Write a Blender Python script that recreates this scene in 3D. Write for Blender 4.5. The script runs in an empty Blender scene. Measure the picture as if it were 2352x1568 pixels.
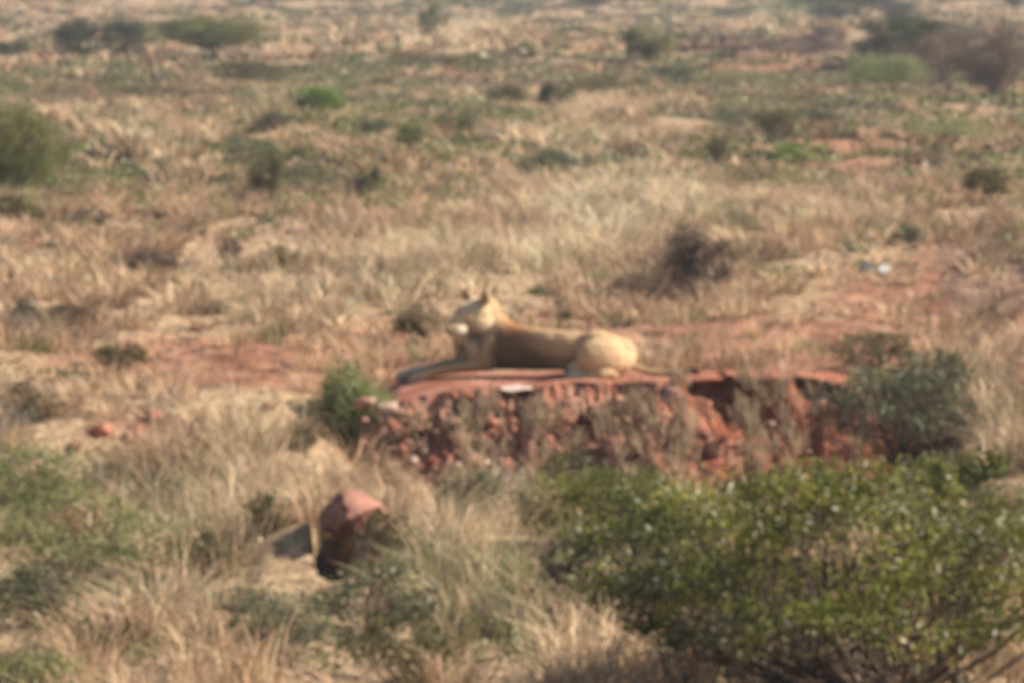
import bpy, math, random
import numpy as np
from mathutils import Vector, Matrix
R = math.radians
sc = bpy.context.scene
COL = sc.collection
rng = np.random.default_rng(7)
random.seed(7)

# ------------------------------------------------------------------ camera, sky, sun, exposure
CAM_H, FPX, YH = 3.65, 4520.0, -30.0
PITCH = math.atan((341 - YH) / FPX)
cam_d = bpy.data.cameras.new('camera')
cam = bpy.data.objects.new('camera', cam_d); COL.objects.link(cam)
cam.location = (0, 0, CAM_H); cam.rotation_euler = (R(90) - PITCH, 0, 0)
cam_d.sensor_width = 36; cam_d.lens = FPX / 1024 * 36
cam_d.clip_start = 0.1; cam_d.clip_end = 9000
cam_d.dof.use_dof = True                      # the photograph is softly out of focus everywhere
cam_d.dof.focus_distance = 4.0; cam_d.dof.aperture_fstop = 24.0
sc.camera = cam

SUN_EL, SUN_AZ = R(37), R(7)                 # azimuth from +X towards +Y: the sun stands square on the right
sun_dir = Vector((math.cos(SUN_EL) * math.cos(SUN_AZ), math.cos(SUN_EL) * math.sin(SUN_AZ), math.sin(SUN_EL)))
w = bpy.data.worlds.new('World'); sc.world = w; w.use_nodes = True
nt = w.node_tree
sky = nt.nodes.new('ShaderNodeTexSky'); sky.sky_type = 'NISHITA'; sky.sun_disc = False
sky.sun_elevation = SUN_EL
sky.sun_rotation = math.atan2(sun_dir.x, sun_dir.y)
sky.dust_density = 2.0
bg = nt.nodes['Background']; bg.inputs['Strength'].default_value = 0.05
nt.links.new(sky.outputs[0], bg.inputs['Color'])
sd = bpy.data.lights.new('sun', 'SUN'); sd.energy = 5.0; sd.angle = R(0.5); sd.color = (1.0, 0.875, 0.72)
so = bpy.data.objects.new('sun', sd); COL.objects.link(so)
so.rotation_euler = (-sun_dir).to_track_quat('-Z', 'Y').to_euler(); so.location = (20, 20, 40)
sc.view_settings.view_transform = 'Standard'; sc.view_settings.look = 'None'
sc.view_settings.exposure = 0.98; sc.view_settings.gamma = 1.0
sc.cycles.use_denoising = True
sc.cycles.max_bounces = 4; sc.cycles.diffuse_bounces = 1; sc.cycles.volume_bounces = 0; sc.cycles.transparent_max_bounces = 8

# ------------------------------------------------------------------ numpy noise and terrain
def _h(ix, iy, s):
    n = (ix.astype(np.int64) * 374761393 + iy.astype(np.int64) * 668265263 + s * 1442695041) & 0xffffffff
    n = ((n ^ (n >> 13)) * 1274126177) & 0xffffffff
    return ((n ^ (n >> 16)) & 0xffff) / 65535.0
def vn(x, y, s=0):
    x = np.asarray(x, float); y = np.asarray(y, float)
    ix = np.floor(x); iy = np.floor(y); fx = x - ix; fy = y - iy
    fx = fx * fx * (3 - 2 * fx); fy = fy * fy * (3 - 2 * fy)
    a = _h(ix, iy, s); b = _h(ix + 1, iy, s); c = _h(ix, iy + 1, s); d = _h(ix + 1, iy + 1, s)
    return (a * (1 - fx) + b * fx) * (1 - fy) + (c * (1 - fx) + d * fx) * fy * 1.0
def fbm(x, y, s=0, o=4):
    t = 0; a = 0.5; x = np.asarray(x, float); y = np.asarray(y, float)
    for i in range(o):
        t = t + a * vn(x, y, s + i * 17); x = x * 2.03 + 5.1; y = y * 2.03 + 1.7; a *= 0.5
    return t / (1 - 0.5 ** o)
def sm(a, b, x):
    t = np.clip((np.asarray(x, float) - a) / (b - a), 0, 1); return t * t * (3 - 2 * t)
BX0, BX1 = -1.05, 3.25                          # ends of the eroded bank
def H(x, y):
    x = np.asarray(x, float); y = np.asarray(y, float)
    bank = sm(BX0 - 1.2, BX0 + .1, x) * (1 - sm(BX1 - .3, BX1 + 1.5, x))
    low_b = 1 - sm(39.5, 39.9, y)               # sharp step hidden inside the bank
    low_s = 1 - sm(34.5, 40.0, y)               # easy slope elsewhere
    z = -0.75 * (bank * low_b + (1 - bank) * low_s)
    far = sm(44, 90, y)
    z = z + (fbm(x / 9, y / 14, 3) - .5) * (0.25 + 1.1 * far) * sm(40.5, 50, y)
    z = z + (fbm(x / 1.3, y / 1.6, 9, 3) - .5) * 0.26
    z = z + (fbm(x / .28, y / .33, 19, 2) - .5) * 0.09 * (1 - sm(60, 90, y))
    z = z + sm(300, 1500, y) * 85 * (0.75 + .5 * fbm(x / 260 + 3, y / 400, 31, 3)) 
    z = z + (fbm(x / 40, y / 60, 41, 3) - .5) * 2.2 * sm(90, 200, y)
    z = z - .16 * bank * sm(39.0, 39.4, y) * (1 - sm(41.0, 41.8, y))
    # burrow pit left of the bank (under the red boulder)
    bx, by = PIT
    r2 = ((x - bx - (y - by) * bx / by) / .15) ** 2 + ((y - by - .15) / .62) ** 2
    hx, hy = x + 1.30, y - 32.95
    z = z + .38 * np.exp(-((hx / .80) ** 2 + (np.where(hy < 0, hy / .55, hy / 1.3)) ** 2) ** 1.2)
    z = z - 0.60 * np.exp(-r2 ** 4)
    return z
PIT = (-1.30, 32.7)
cp, sp = math.cos(PITCH), math.sin(PITCH)
S = 1024 / 2352                                 # the photograph as I measured it was 2352 wide
def proj(x, y, z):
    zz = z - CAM_H
    dep = y * cp - zz * sp; up = y * sp + zz * cp
    return 512 + FPX * x / dep, 341 - FPX * up / dep
def hit(u, v):
    """point of the ground seen at pixel (u, v) of the measured picture"""
    u *= S; v *= S
    dx = (u - 512) / FPX; dy = (341 - v) / FPX
    d = np.array([dx, cp + dy * sp, -sp + dy * cp])
    t0 = 20.; 
    ts = np.concatenate([np.arange(22, 60, .05), np.geomspace(60, 2500, 1500)])
    px, py, pz = d[0] * ts, d[1] * ts, CAM_H + d[2] * ts
    below = pz < H(px, py)
    i = int(np.argmax(below)) if below.any() else len(ts) - 1
    return float(px[i]), float(py[i]), float(H(px[i], py[i]))

# ------------------------------------------------------------------ helpers
def link(o, parent=None):
    COL.objects.link(o)
    if parent: o.parent = parent
    return o
def mesh_np(name, V, F, mat, parent=None, color=None, smooth=False):
    """V (n,3); F list of int arrays, each (k, 3) or (k, 4)"""
    me = bpy.data.meshes.new(name)
    V = np.asarray(V, np.float32)
    me.vertices.add(len(V)); me.vertices.foreach_set('co', V.ravel())
    F = [f for f in F if len(f)]
    idx = np.concatenate([f.ravel() for f in F]).astype(np.int32)
    tot = np.concatenate([np.full(len(f), f.shape[1]) for f in F]).astype(np.int32)
    st = np.concatenate([[0], np.cumsum(tot)[:-1]]).astype(np.int32)
    me.loops.add(len(idx)); me.loops.foreach_set('vertex_index', idx)
    me.polygons.add(len(tot)); me.polygons.foreach_set('loop_start', st)
    me.polygons.foreach_set('loop_total', tot)
    if smooth: me.polygons.foreach_set('use_smooth', np.ones(len(tot), bool))
    me.update(); me.validate()
    if color is not None:
        a = me.color_attributes.new('tint', 'FLOAT_COLOR', 'POINT')
        c = np.ones((len(V), 4), np.float32); c[:, :3] = color
        a.data.foreach_set('color', c.ravel())
    me.materials.append(mat)
    return link(bpy.data.objects.new(name, me), parent)
def tag(o, label=None, cat=None, group=None, kind=None):
    if label: o['label'] = label
    if cat: o['category'] = cat
    if group: o['group'] = group
    if kind: o['kind'] = kind
    return o
def empty(name, loc):
    o = bpy.data.objects.new(name, None); o.location = loc; o.empty_display_size = .2
    return link(o)

def mat_new(name):
    m = bpy.data.materials.new(name); m.use_nodes = True
    return m, m.node_tree, m.node_tree.nodes['Principled BSDF']
def N(t, typ, **kw):
    n = t.nodes.new(typ)
    for k, v in kw.items(): setattr(n, k, v)
    return n
def ramp(t, stops):
    r = t.nodes.new('ShaderNodeValToRGB'); e = r.color_ramp.elements
    while len(e) < len(stops): e.new(.5)
    for i, (p, c) in enumerate(stops): e[i].position = p; e[i].color = (*c, 1) if len(c) == 3 else c
    return r
def noise(t, scale, detail=4, rough=.55, vec=None):
    n = t.nodes.new('ShaderNodeTexNoise'); n.inputs['Scale'].default_value = scale
    n.inputs['Detail'].default_value = detail; n.inputs['Roughness'].default_value = rough
    if vec: t.links.new(vec, n.inputs['Vector'])
    return n
def mat_tint(name, rough=.6, spec=.3, trans=0.0, nscale=6.0, var=.25):
    """colour from the 'tint' attribute times a gentle noise; leaves let some light through"""
    m, t, b = mat_new(name); L = t.links
    a = N(t, 'ShaderNodeVertexColor', layer_name='tint')
    g = N(t, 'ShaderNodeNewGeometry'); n = noise(t, nscale, 3, .6, g.outputs['Position'])
    mr = N(t, 'ShaderNodeMapRange'); mr.inputs['To Min'].default_value = 1 - var; mr.inputs['To Max'].default_value = 1 + var
    mr.inputs['From Min'].default_value = .3; mr.inputs['From Max'].default_value = .7
    L.new(n.outputs['Fac'], mr.inputs['Value'])
    mu = N(t, 'ShaderNodeVectorMath', operation='SCALE'); L.new(a.outputs['Color'], mu.inputs[0]); L.new(mr.outputs[0], mu.inputs['Scale'])
    L.new(mu.outputs[0], b.inputs['Base Color'])
    b.inputs['Roughness'].default_value = rough; b.inputs['Specular IOR Level'].default_value = spec
    if trans > 0:
        tr = N(t, 'ShaderNodeBsdfTranslucent'); L.new(mu.outputs[0], tr.inputs['Color'])
        mx = N(t, 'ShaderNodeMixShader'); mx.inputs[0].default_value = trans
        L.new(b.outputs[0], mx.inputs[1]); L.new(tr.outputs[0], mx.inputs[2])
        L.new(mx.outputs[0], t.nodes['Material Output'].inputs['Surface'])
    return m
M_GRASS = mat_tint('dry grass', .7, .25, .25, 2.0, .2)
M_LEAF = mat_tint('leaves', .42, .35, .45, 3.0, .3)
M_BARK = mat_tint('bark', .9, .1, 0, 14., .35)
M_STONE = mat_tint('stone', .9, .15, 0, 9., .4)

# ground material: dry grass litter, red earth and scrubby green in patches
def ground_mat(name, wet=0):
    m, t, b = mat_new(name); L = t.links
    g = N(t, 'ShaderNodeNewGeometry'); P = g.outputs['Position']
    a = N(t, 'ShaderNodeVertexColor', layer_name='tint')
    sep = N(t, 'ShaderNodeSeparateColor'); L.new(a.outputs['Color'], sep.inputs[0])
    n1 = noise(t, 1.4, 6, .65, P); n2 = noise(t, 9., 5, .7, P); n3 = noise(t, .22, 5, .6, P)
    earth = ramp(t, [(.32, (.15, .07, .046)), (.48, (.28, .14, .09)), (.66, (.43, .26, .175))])
    L.new(n1.outputs['Fac'], earth.inputs[0])
    straw = ramp(t, [(.32, (.18, .125, .08)), (.5, (.37, .27, .175)), (.68, (.54, .41, .27))])
    L.new(n2.outputs['Fac'], straw.inputs[0])
    green = ramp(t, [(.3, (.085, .10, .05)), (.7, (.20, .20, .11))]); L.new(n1.outputs['Fac'], green.inputs[0])
    def mix(f, c1, c2):
        x = N(t, 'ShaderNodeMix', data_type='RGBA'); L.new(f, x.inputs['Factor']); L.new(c1, x.inputs[6]); L.new(c2, x.inputs[7]); return x.outputs[2]
    def thr(src, off, noi):
        ad = N(t, 'ShaderNodeMath', operation='ADD'); L.new(src, ad.inputs[0]); L.new(noi, ad.inputs[1])
        mr = N(t, 'ShaderNodeMapRange'); mr.inputs['From Min'].default_value = off - .12; mr.inputs['From Max'].default_value = off + .12
        mr.clamp = True; L.new(ad.outputs[0], mr.inputs['Value']); return mr.outputs[0]
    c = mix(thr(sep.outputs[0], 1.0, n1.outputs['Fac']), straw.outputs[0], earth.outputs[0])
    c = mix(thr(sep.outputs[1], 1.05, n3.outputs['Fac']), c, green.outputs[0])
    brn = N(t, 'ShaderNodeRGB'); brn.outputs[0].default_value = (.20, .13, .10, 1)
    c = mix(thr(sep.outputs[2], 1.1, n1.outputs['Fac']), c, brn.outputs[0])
    n4 = noise(t, 30., 4, .7, P); sp_ = ramp(t, [(.38, (.55, .5, .47)), (.5, (1, 1, 1)), (.66, (1.25, 1.22, 1.15))]); L.new(n4.outputs['Fac'], sp_.inputs[0])
    mm = N(t, 'ShaderNodeMix', data_type='RGBA', blend_type='MULTIPLY'); mm.inputs['Factor'].default_value = 1; L.new(c, mm.inputs[6]); L.new(sp_.outputs[0], mm.inputs[7]); c = mm.outputs[2]
    L.new(c, b.inputs['Base Color']); b.inputs['Roughness'].default_value = .95; b.inputs['Specular IOR Level'].default_value = .1
    bp = N(t, 'ShaderNodeBump'); bp.inputs['Strength'].default_value = .6; bp.inputs['Distance'].default_value = .04
    L.new(n2.outputs['Fac'], bp.inputs['Height']); L.new(bp.outputs[0], b.inputs['Normal'])
    return m
M_GROUND = ground_mat('savanna soil')

# ------------------------------------------------------------------ what covers the ground where (patches measured in the photograph)
# (cx, cy, rx, ry, amount) in measured picture units, evaluated once at world points
BARE = [(1750, 790, 700, 60, 1.), (2200, 690, 330, 120, .8), (2280, 850, 160, 130, .8), (560, 830, 430, 60, .95), (900, 800, 200, 60, .9), (1900, 350, 300, 60, .6),
        (1150, 190, 220, 28, .9), (150, 210, 220, 25, .8), (1750, 160, 260, 28, .8), (2200, 170, 200, 70, .8),
        (1350, 720, 180, 30, .6), (330, 980, 160, 50, .5), (1300, 1000, 420, 110, 1.), (1750, 960, 260, 100, 1.), (2050, 400, 260, 60, .6), (620, 690, 200, 40, .3), (400, 540, 300, 40, .35)]
GREEN = [(60, 1250, 330, 260, .55), (700, 1450, 360, 130, .5), (1450, 1400, 250, 150, .45), (1700, 1400, 600, 250, .6), (750, 230, 250, 70, .7), (1000, 300, 300, 80, .8), (700, 400, 160, 60, .6), (1800, 300, 160, 80, .6), (1270, 380, 120, 60, .6), (400, 130, 250, 30, .6), (1500, 120, 160, 60, .6),
         (60, 360, 200, 110, .5), (2100, 160, 250, 60, .4), (2050, 900, 200, 130, .4), (1250, 30, 500, 30, .35), (150, 1520, 300, 80, .4)]
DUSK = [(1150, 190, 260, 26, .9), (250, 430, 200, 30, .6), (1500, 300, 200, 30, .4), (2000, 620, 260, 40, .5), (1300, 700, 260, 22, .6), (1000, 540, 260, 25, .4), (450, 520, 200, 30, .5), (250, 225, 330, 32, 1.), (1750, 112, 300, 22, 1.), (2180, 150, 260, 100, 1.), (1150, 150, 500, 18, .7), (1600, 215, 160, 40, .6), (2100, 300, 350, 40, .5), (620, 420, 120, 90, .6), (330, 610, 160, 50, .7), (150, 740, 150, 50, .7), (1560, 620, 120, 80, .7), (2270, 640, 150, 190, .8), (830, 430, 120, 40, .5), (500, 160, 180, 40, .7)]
PALE = [(1450, 520, 260, 110, 1.), (720, 680, 330, 80, .9), (1100, 620, 250, 80, .8), (280, 320, 200, 70, .5), (1380, 320, 200, 70, .6),
        (1120, 1300, 130, 250, 1.), (1050, 90, 170, 40, .8), (700, 110, 150, 40, .6), (2250, 960, 150, 150, .9), (1950, 960, 90, 110, .8), (560, 1100, 160, 150, .9), (450, 1250, 200, 120, .7), (800, 1150, 200, 60, .6), (380, 1480, 160, 90, .5), (1950, 480, 180, 80, .5), (1250, 1500, 250, 100, .6)]
def patch(lst, u, v):
    out = np.zeros_like(u)
    for cx, cy, rx, ry, a in lst:
        r = ((u / S - cx) / rx) ** 2 + ((v / S - cy) / ry) ** 2
        out = np.maximum(out, a * np.exp(-(r ** 1.5) * .8))
    return out

# ground sheet
yr = np.concatenate([np.linspace(-55, 25, 26), np.arange(25.4, 60, .09), np.geomspace(60, 600, 230)[0:], np.geomspace(620, 5000, 50)])
k = np.linspace(-1, 1, 621); ar = .115 * k + 1.4 * k ** 9
A, Y = np.meshgrid(ar, yr); X = (Y + 60) * A
Z = H(X, Y)
V = np.stack([X.ravel(), Y.ravel(), Z.ravel()], 1)
nr, nc = X.shape
i = np.arange((nr - 1) * (nc - 1)); r_ = i // (nc - 1); c_ = i % (nc - 1); q = r_ * nc + c_
F = np.stack([q, q + 1, q + nc + 1, q + nc], 1)
uu, vv = proj(X.ravel(), np.maximum(Y.ravel(), 5), Z.ravel())
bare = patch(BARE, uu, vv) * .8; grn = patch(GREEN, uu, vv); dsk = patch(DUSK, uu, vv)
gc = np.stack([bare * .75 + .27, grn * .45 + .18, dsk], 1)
ground = mesh_np('ground', V, [F], M_GROUND, color=gc, smooth=True); tag(ground, kind='structure')

# ------------------------------------------------------------------ eroded red bank the lion lies on
def n3(x, y, z, s):       # cheap 3-D-like noise
    return (vn(x + z * .71, y + z * .53, s) + vn(y - z * .61, x + z * .83, s + 5)) * .5
def bank_top(x):
    base = np.interp(x, [-1.6, -1.2, -1.0, -.75, -.3, .2, .9, 1.3, 1.9, 2.6, 2.9, 3.15, 3.5, 4.2], [-.55, -.22, -.09, -.03, .03, .05, .07, .10, .13, .13, .05, -.18, -.42, -.7])
    return base + (fbm(x * 2.1, x * 0 + 3, 61, 3) - .5) * .05 + (fbm(x * 11, x * 0 + 7, 63, 3) - .5) * .045 * sm(1.15, 1.4, x)
def bank_y(x):            # line of the edge
    e = 39.3 + .9 * sm(2.8, 4.2, x) + .6 * sm(-1.1, -1.7, x) if False else 39.3 + .9 * sm(2.8, 4.2, x) + .5 * (1 - sm(-1.7, -1.0, x))
    return e + (fbm(x * 1.2, x * 0 + 9, 71, 3) - .5) * .25 + (fbm(x * 9, x * 0 + 2, 73, 3) - .5) * .13
nx, ns = 760, 230
xs = np.linspace(-1.95, 4.3, nx)
sg = np.linspace(0, 1, ns)                    # 0 back of the top, .45 edge, 1 foot
XX, SS = np.meshgrid(xs, sg)
top = bank_top(XX); ey = bank_y(XX); foot = -.86
tt = np.clip((SS - .42) / .58, 0, 1)          # down the face
back = np.clip(1 - SS / .42, 0, 1)
YY = ey + back * 2.3
ZZ = top * (1 - back ** 1.5) + (-.03 - .1 * (back > .999)) * back ** 1.5
ZZ = ZZ + (fbm(XX * 2, YY * 2, 77, 3) - .5) * .05 * (1 - back)
face = tt > 0
zt = top + (foot - top) * tt
talus = np.clip(tt - .5, 0, 1)
fy = ey - .15 * np.minimum(tt * 5, 1) - 1.15 * np.clip(tt - .08, 0, 1) ** 1.1
# flutes, clods and hollows of the face
env = sm(0, .06, tt) * (1 - .55 * sm(.6, 1, tt))
flute = (fbm(XX * 3.1, zt * .8, 81, 4) - .5) * .42 + (fbm(XX * 8., zt * 6, 83, 3) - .5) * .30 + (fbm(XX * 21., zt * 18, 85, 2) - .5) * .09
ledge = (fbm(XX * 1.2, zt * 9, 87, 3) - .5) * .22
def hollow(cx, cz, rx, rz, dep):
    r = np.abs((XX - cx) / rx) ** 2.6 + np.abs((zt - cz) / rz) ** 2.6
    return dep * np.exp(-r * 1.3)
hol = hollow(1.98, -.14, .34, .28, .48) + hollow(2.75, -.03, .30, .18, .26) + hollow(1.62, .0, .14, .10, .2) \
    + hollow(.02, -.22, .2, .1, .3) + hollow(-.42, -.2, .16, .12, .35) + hollow(1.5, -.45, .3, .14, .35) \
    + hollow(.55, -.38, .16, .09, .3) + hollow(1.12, -.22, .14, .1, .3) + hollow(-.15, -.5, .18, .08, .3) + hollow(-.78, -.42, .13, .12, .3)
smooth_r = 1 - .6 * sm(1.2, 1.7, XX)
fy = fy + env * (hol - flute * .9 * smooth_r - ledge * .8 * smooth_r)
YY = np.where(face, fy, YY); ZZ = np.where(face, zt + ((fbm(XX * 4, YY * 4, 91, 4) - .5) * .26 * smooth_r + (fbm(XX * 13, YY * 13, 93, 3) - .5) * .09 * (1.4 - .8 * sm(.8, 1.6, XX))) * env, ZZ)
V = np.stack([XX.ravel(), YY.ravel(), ZZ.ravel()], 1)
i = np.arange((ns - 1) * (nx - 1)); r_ = i // (nx - 1); c_ = i % (nx - 1); q = r_ * nx + c_
F = np.stack([q, q + nx, q + nx + 1, q + 1], 1)
mB, t, b = mat_new('red bank earth'); L = t.links
g = N(t, 'ShaderNodeNewGeometry'); P = g.outputs['Position']
n1 = noise(t, 2.2, 6, .65, P); n2 = noise(t, 16, 4, .7, P)
r1 = ramp(t, [(.3, (.18, .06, .036)), (.45, (.31, .12, .075)), (.55, (.40, .205, .145)), (.7, (.48, .32, .25))])
ad = N(t, 'ShaderNodeMath', operation='MULTIPLY_ADD'); ad.inputs[1].default_value = .35; L.new(n2.outputs['Fac'], ad.inputs[0])
m2 = N(t, 'ShaderNodeMath', operation='MULTIPLY'); m2.inputs[1].default_value = .68; L.new(n1.outputs['Fac'], m2.inputs[0]); L.new(m2.outputs[0], ad.inputs[2])
r2_ = ramp(t, [(.3, (.16, .045, .024)), (.5, (.30, .11, .065)), (.7, (.43, .215, .145))]); va = N(t, 'ShaderNodeVertexColor', layer_name='tint')
sx = N(t, 'ShaderNodeSeparateColor'); L.new(va.outputs['Color'], sx.inputs[0]); L.new(ad.outputs[0], r2_.inputs[0]); L.new(ad.outputs[0], r1.inputs[0])
mq = N(t, 'ShaderNodeMix', data_type='RGBA'); L.new(sx.outputs[0], mq.inputs['Factor']); L.new(r1.outputs[0], mq.inputs[6]); L.new(r2_.outputs[0], mq.inputs[7]); L.new(mq.outputs[2], b.inputs['Base Color'])
b.inputs['Roughness'].default_value = .95; b.inputs['Specular IOR Level'].default_value = .1
bp = N(t, 'ShaderNodeBump'); bp.inputs['Strength'].default_value = .7; bp.inputs['Distance'].default_value = .03
L.new(n2.outputs['Fac'], bp.inputs['Height']); L.new(bp.outputs[0], b.inputs['Normal'])
rr_ = np.clip(sm(.9, 1.9, XX + (fbm(XX * 2, YY * 3, 97, 3) - .5) * 1.2) * .9 + .25 * (tt < .12), 0, 1).ravel()
bank = mesh_np('terrain', V, [F], mB, smooth=True, color=np.stack([rr_] * 3, 1)); bank.name = 'earth_bank_terrain'; tag(bank, kind='structure')


# ------------------------------------------------------------------ rocks
def ico(sub=3):
    import bmesh
    bm = bmesh.new(); bmesh.ops.create_icosphere(bm, subdivisions=sub, radius=1)
    v = np.array([x.co[:] for x in bm.verts]); f = np.array([[y.index for y in x.verts] for x in bm.faces]); bm.free()
    return v, f
ICO3, ICO3F = ico(3); ICO2, ICO2F = ico(2); ICO4, ICO4F = ico(4)
def rock_verts(r, seed, base=None):
    v = (ICO3 if base is None else base).copy(); g_ = np.random.default_rng(seed)
    for _ in range(9):                             # planes chop facets into it
        n = g_.normal(size=3); n /= np.linalg.norm(n); d = g_.uniform(.38, .85)
        h = v @ n; v -= np.clip(h - d, 0, 9)[:, None] * n
    v *= 1 + (fbm(v[:, 0] * 3 + seed, v[:, 1] * 3 + v[:, 2] * 2, seed, 3)[:, None] - .5) * .3 + (fbm(v[:, 0] * 11 + seed, v[:, 1] * 9 + v[:, 2] * 10, seed + 3, 3)[:, None] - .5) * .12
    return v * np.array(r)
RED = (.33, .135, .095); PINK = (.43, .25, .19); GREY = (.33, .31, .29)
def rock(u, v, w_, h_, col, label, cat='rock', group=None, name='rock', at=None, up=.3):
    if at is None: x, y, z = hit(u, v)
    else: x, y, z = at
    mpp = math.hypot(y, CAM_H) / FPX * S
    rx, rz = w_ * mpp / 2, h_ * mpp / 2
    seed = int(u * 7 + v) % 9999
    vv_ = rock_verts((rx * 1.1, rx * .9, rz * 1.25), seed, ICO4)
    c = np.array(col) * (1 + (rng.random((len(vv_), 1)) - .5) * .1)
    o = mesh_np(name, vv_, [ICO4F], M_STONE, color=c)
    o.location = (x, y + rx * .4, z + rz * up * 2 * .8); o.rotation_euler = (0, 0, seed % 6)
    return tag(o, label, cat, group)
G_R = 'red rocks around the bank'
zg = -.80
def brock(x, y, z, w_, h_, d_, col, label, rz=0.):
    o = rock(762 + x * 50, 1165 + z * 30, w_ / .00310, h_ / .00310, col, label, 'boulder', G_R, 'boulder', at=(x, y - w_ * .2, zg + z), up=0)
    o.scale = (1, d_ / w_, 1); o.rotation_euler = (0, rz * .3, rz); return o
brock(-1.22, 32.85, .50, .50, .26, .85, (.33, .17, .13), 'pinkish red boulder lying over the dark gap in straw', .15)
brock(-1.00, 32.62, .38, .28, .22, .35, (.36, .20, .155), 'smaller pink boulder at the right of the one over the dark gap', .8)
brock(-1.50, 32.62, .16, .18, .20, .3, (.30, .17, .125), 'low brown rock on the left side of the dark gap', -.1)
brock(-1.10, 32.45, .18, .20, .34, .4, (.26, .17, .11), 'shaded brown rock on the right side of the dark gap', .1)
rock(232, 1005, 62, 46, RED, 'dark red rock, leftmost of the row left of the bank', 'rock', G_R)
rock(305, 1018, 80, 52, (.27, .11, .085), 'darkest maroon rock, nearest in the row left of the bank', 'rock', G_R)
rock(352, 995, 76, 60, RED, 'tall red rock in the middle of the row left of the bank', 'rock', G_R)
rock(395, 985, 52, 44, PINK, 'pinkish rock, upper right of the row left of the bank', 'rock', G_R)
rock(460, 985, 66, 50, PINK, 'single pale red rock in straw between the rock row and the fresh green bush', 'rock', G_R)
rock(612, 945, 48, 24, RED, 'flat red stone lying alone on straw left of the fresh green bush', 'stone', G_R, 'stone')
rock(250, 1085, 50, 30, (.27, .13, .1), 'low brown rock below the row of red rocks', 'rock', G_R)
rock(1195, 893, 74, 16, (.55, .45, .40), 'thin pale stone slab on the bank edge below the lion', 'stone', None, 'stone', at=(.03, 39.2, .0))
rock(2030, 632, 34, 30, (.5, .5, .5), 'small pale grey stone on bare earth right of the dark thicket', 'stone', None, 'stone')
rock(1985, 628, 50, 32, (.16, .17, .18), 'dark bluish stone beside the small pale grey stone', 'stone', None, 'stone')
rock(1518, 440, 24, 24, (.50, .22, .15), 'small bright orange stone on the slope above the pale grass', 'stone', None, 'stone')
rock(1512, 165, 34, 22, (.5, .42, .36), 'pale stone under the round green tree at the track', 'stone', None, 'stone')
rock(245, 565, 60, 34, (.26, .11, .08), 'dark red stone far left above the shaded brown shrub', 'stone', None, 'stone')
rock(1565, 900, 80, 70, PINK, 'pink clod of earth bulging from the bank right of the lion', 'rock', G_R, at=(1.42, 39.05, -.12))
rock(1470, 930, 56, 44, (.38, .18, .13), 'rounded red rock set in the bank below the tail', 'rock', G_R, at=(1.0, 39.0, -.2))
# loose rubble over the face and foot of the bank
Vs, Fs, Cs = [], [], []; off = 0
for k_ in range(620):
    x = rng.uniform(-1.35, 3.3) if rng.random() < .35 else rng.uniform(-1.3, 1.2); y = 39.1 - abs(rng.normal(0, .95)); z = float(H(x, y))
    if y > 38.1: z = max(z, -.86 + max(0, y - 38.1) * .78)
    if rng.random() < .08: x = rng.uniform(-3.8, -2.1); y = rng.uniform(36, 38.2); z = float(H(x, y))
    s_ = rng.uniform(.008, .045) * (1.0 if rng.random() < .85 else 2.4)
    vv_ = rock_verts((s_ * rng.uniform(.8, 1.5), s_, s_ * rng.uniform(.5, .9)), k_, ICO2)
    a_ = rng.uniform(0, 6.28); ca, sa = math.cos(a_), math.sin(a_)
    vv_ = np.stack([vv_[:, 0] * ca - vv_[:, 1] * sa, vv_[:, 0] * sa + vv_[:, 1] * ca, vv_[:, 2]], 1) + [x, y, z + s_ * .1]
    c = np.array([RED, PINK, (.42, .25, .18), (.25, .12, .085), (.47, .34, .27)][rng.integers(0, 5)]) * rng.uniform(.8, 1.15)
    Vs.append(vv_); Fs.append(ICO2F + off); off += len(vv_); Cs.append(np.tile(c, (len(vv_), 1)))
o = mesh_np('rubble', np.concatenate(Vs), [np.concatenate(Fs)], M_STONE, color=np.concatenate(Cs))
tag(o, 'loose reddish clods and stones strewn over the foot of the red bank', 'rubble', kind='stuff')

# ------------------------------------------------------------------ blades and leaves, vectorised
def blades(base, hgt, wid, lean, az, bend, col):
    """curved tapering strips: base (n,3)"""
    n = len(base)
    d = np.stack([np.cos(az), np.sin(az), np.zeros(n)], 1)
    side = np.stack([-np.sin(az), np.cos(az), np.zeros(n)], 1)
    phi = rng.uniform(0, 3.14, n); side = side * np.cos(phi)[:, None] + d * np.sin(phi)[:, None]
    up = np.array([0, 0, 1.])
    p0 = base
    p1 = base + d * (hgt * lean * .45)[:, None] + up * (hgt * .55)[:, None]
    p2 = base + d * (hgt * (lean + bend))[:, None] + up * (hgt * (1 - .35 * bend))[:, None]
    w_ = (wid / 2)[:, None]
    V = np.stack([p0 - side * w_, p0 + side * w_, p1 + side * w_ * .8, p1 - side * w_ * .8, p2], 1).reshape(-1, 3)
    o = np.arange(n) * 5
    Q = np.stack([o, o + 1, o + 2, o + 3], 1); T = np.stack([o + 3, o + 2, o + 4], 1)
    return V, Q, T, np.repeat(col, 5, 0)
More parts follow.
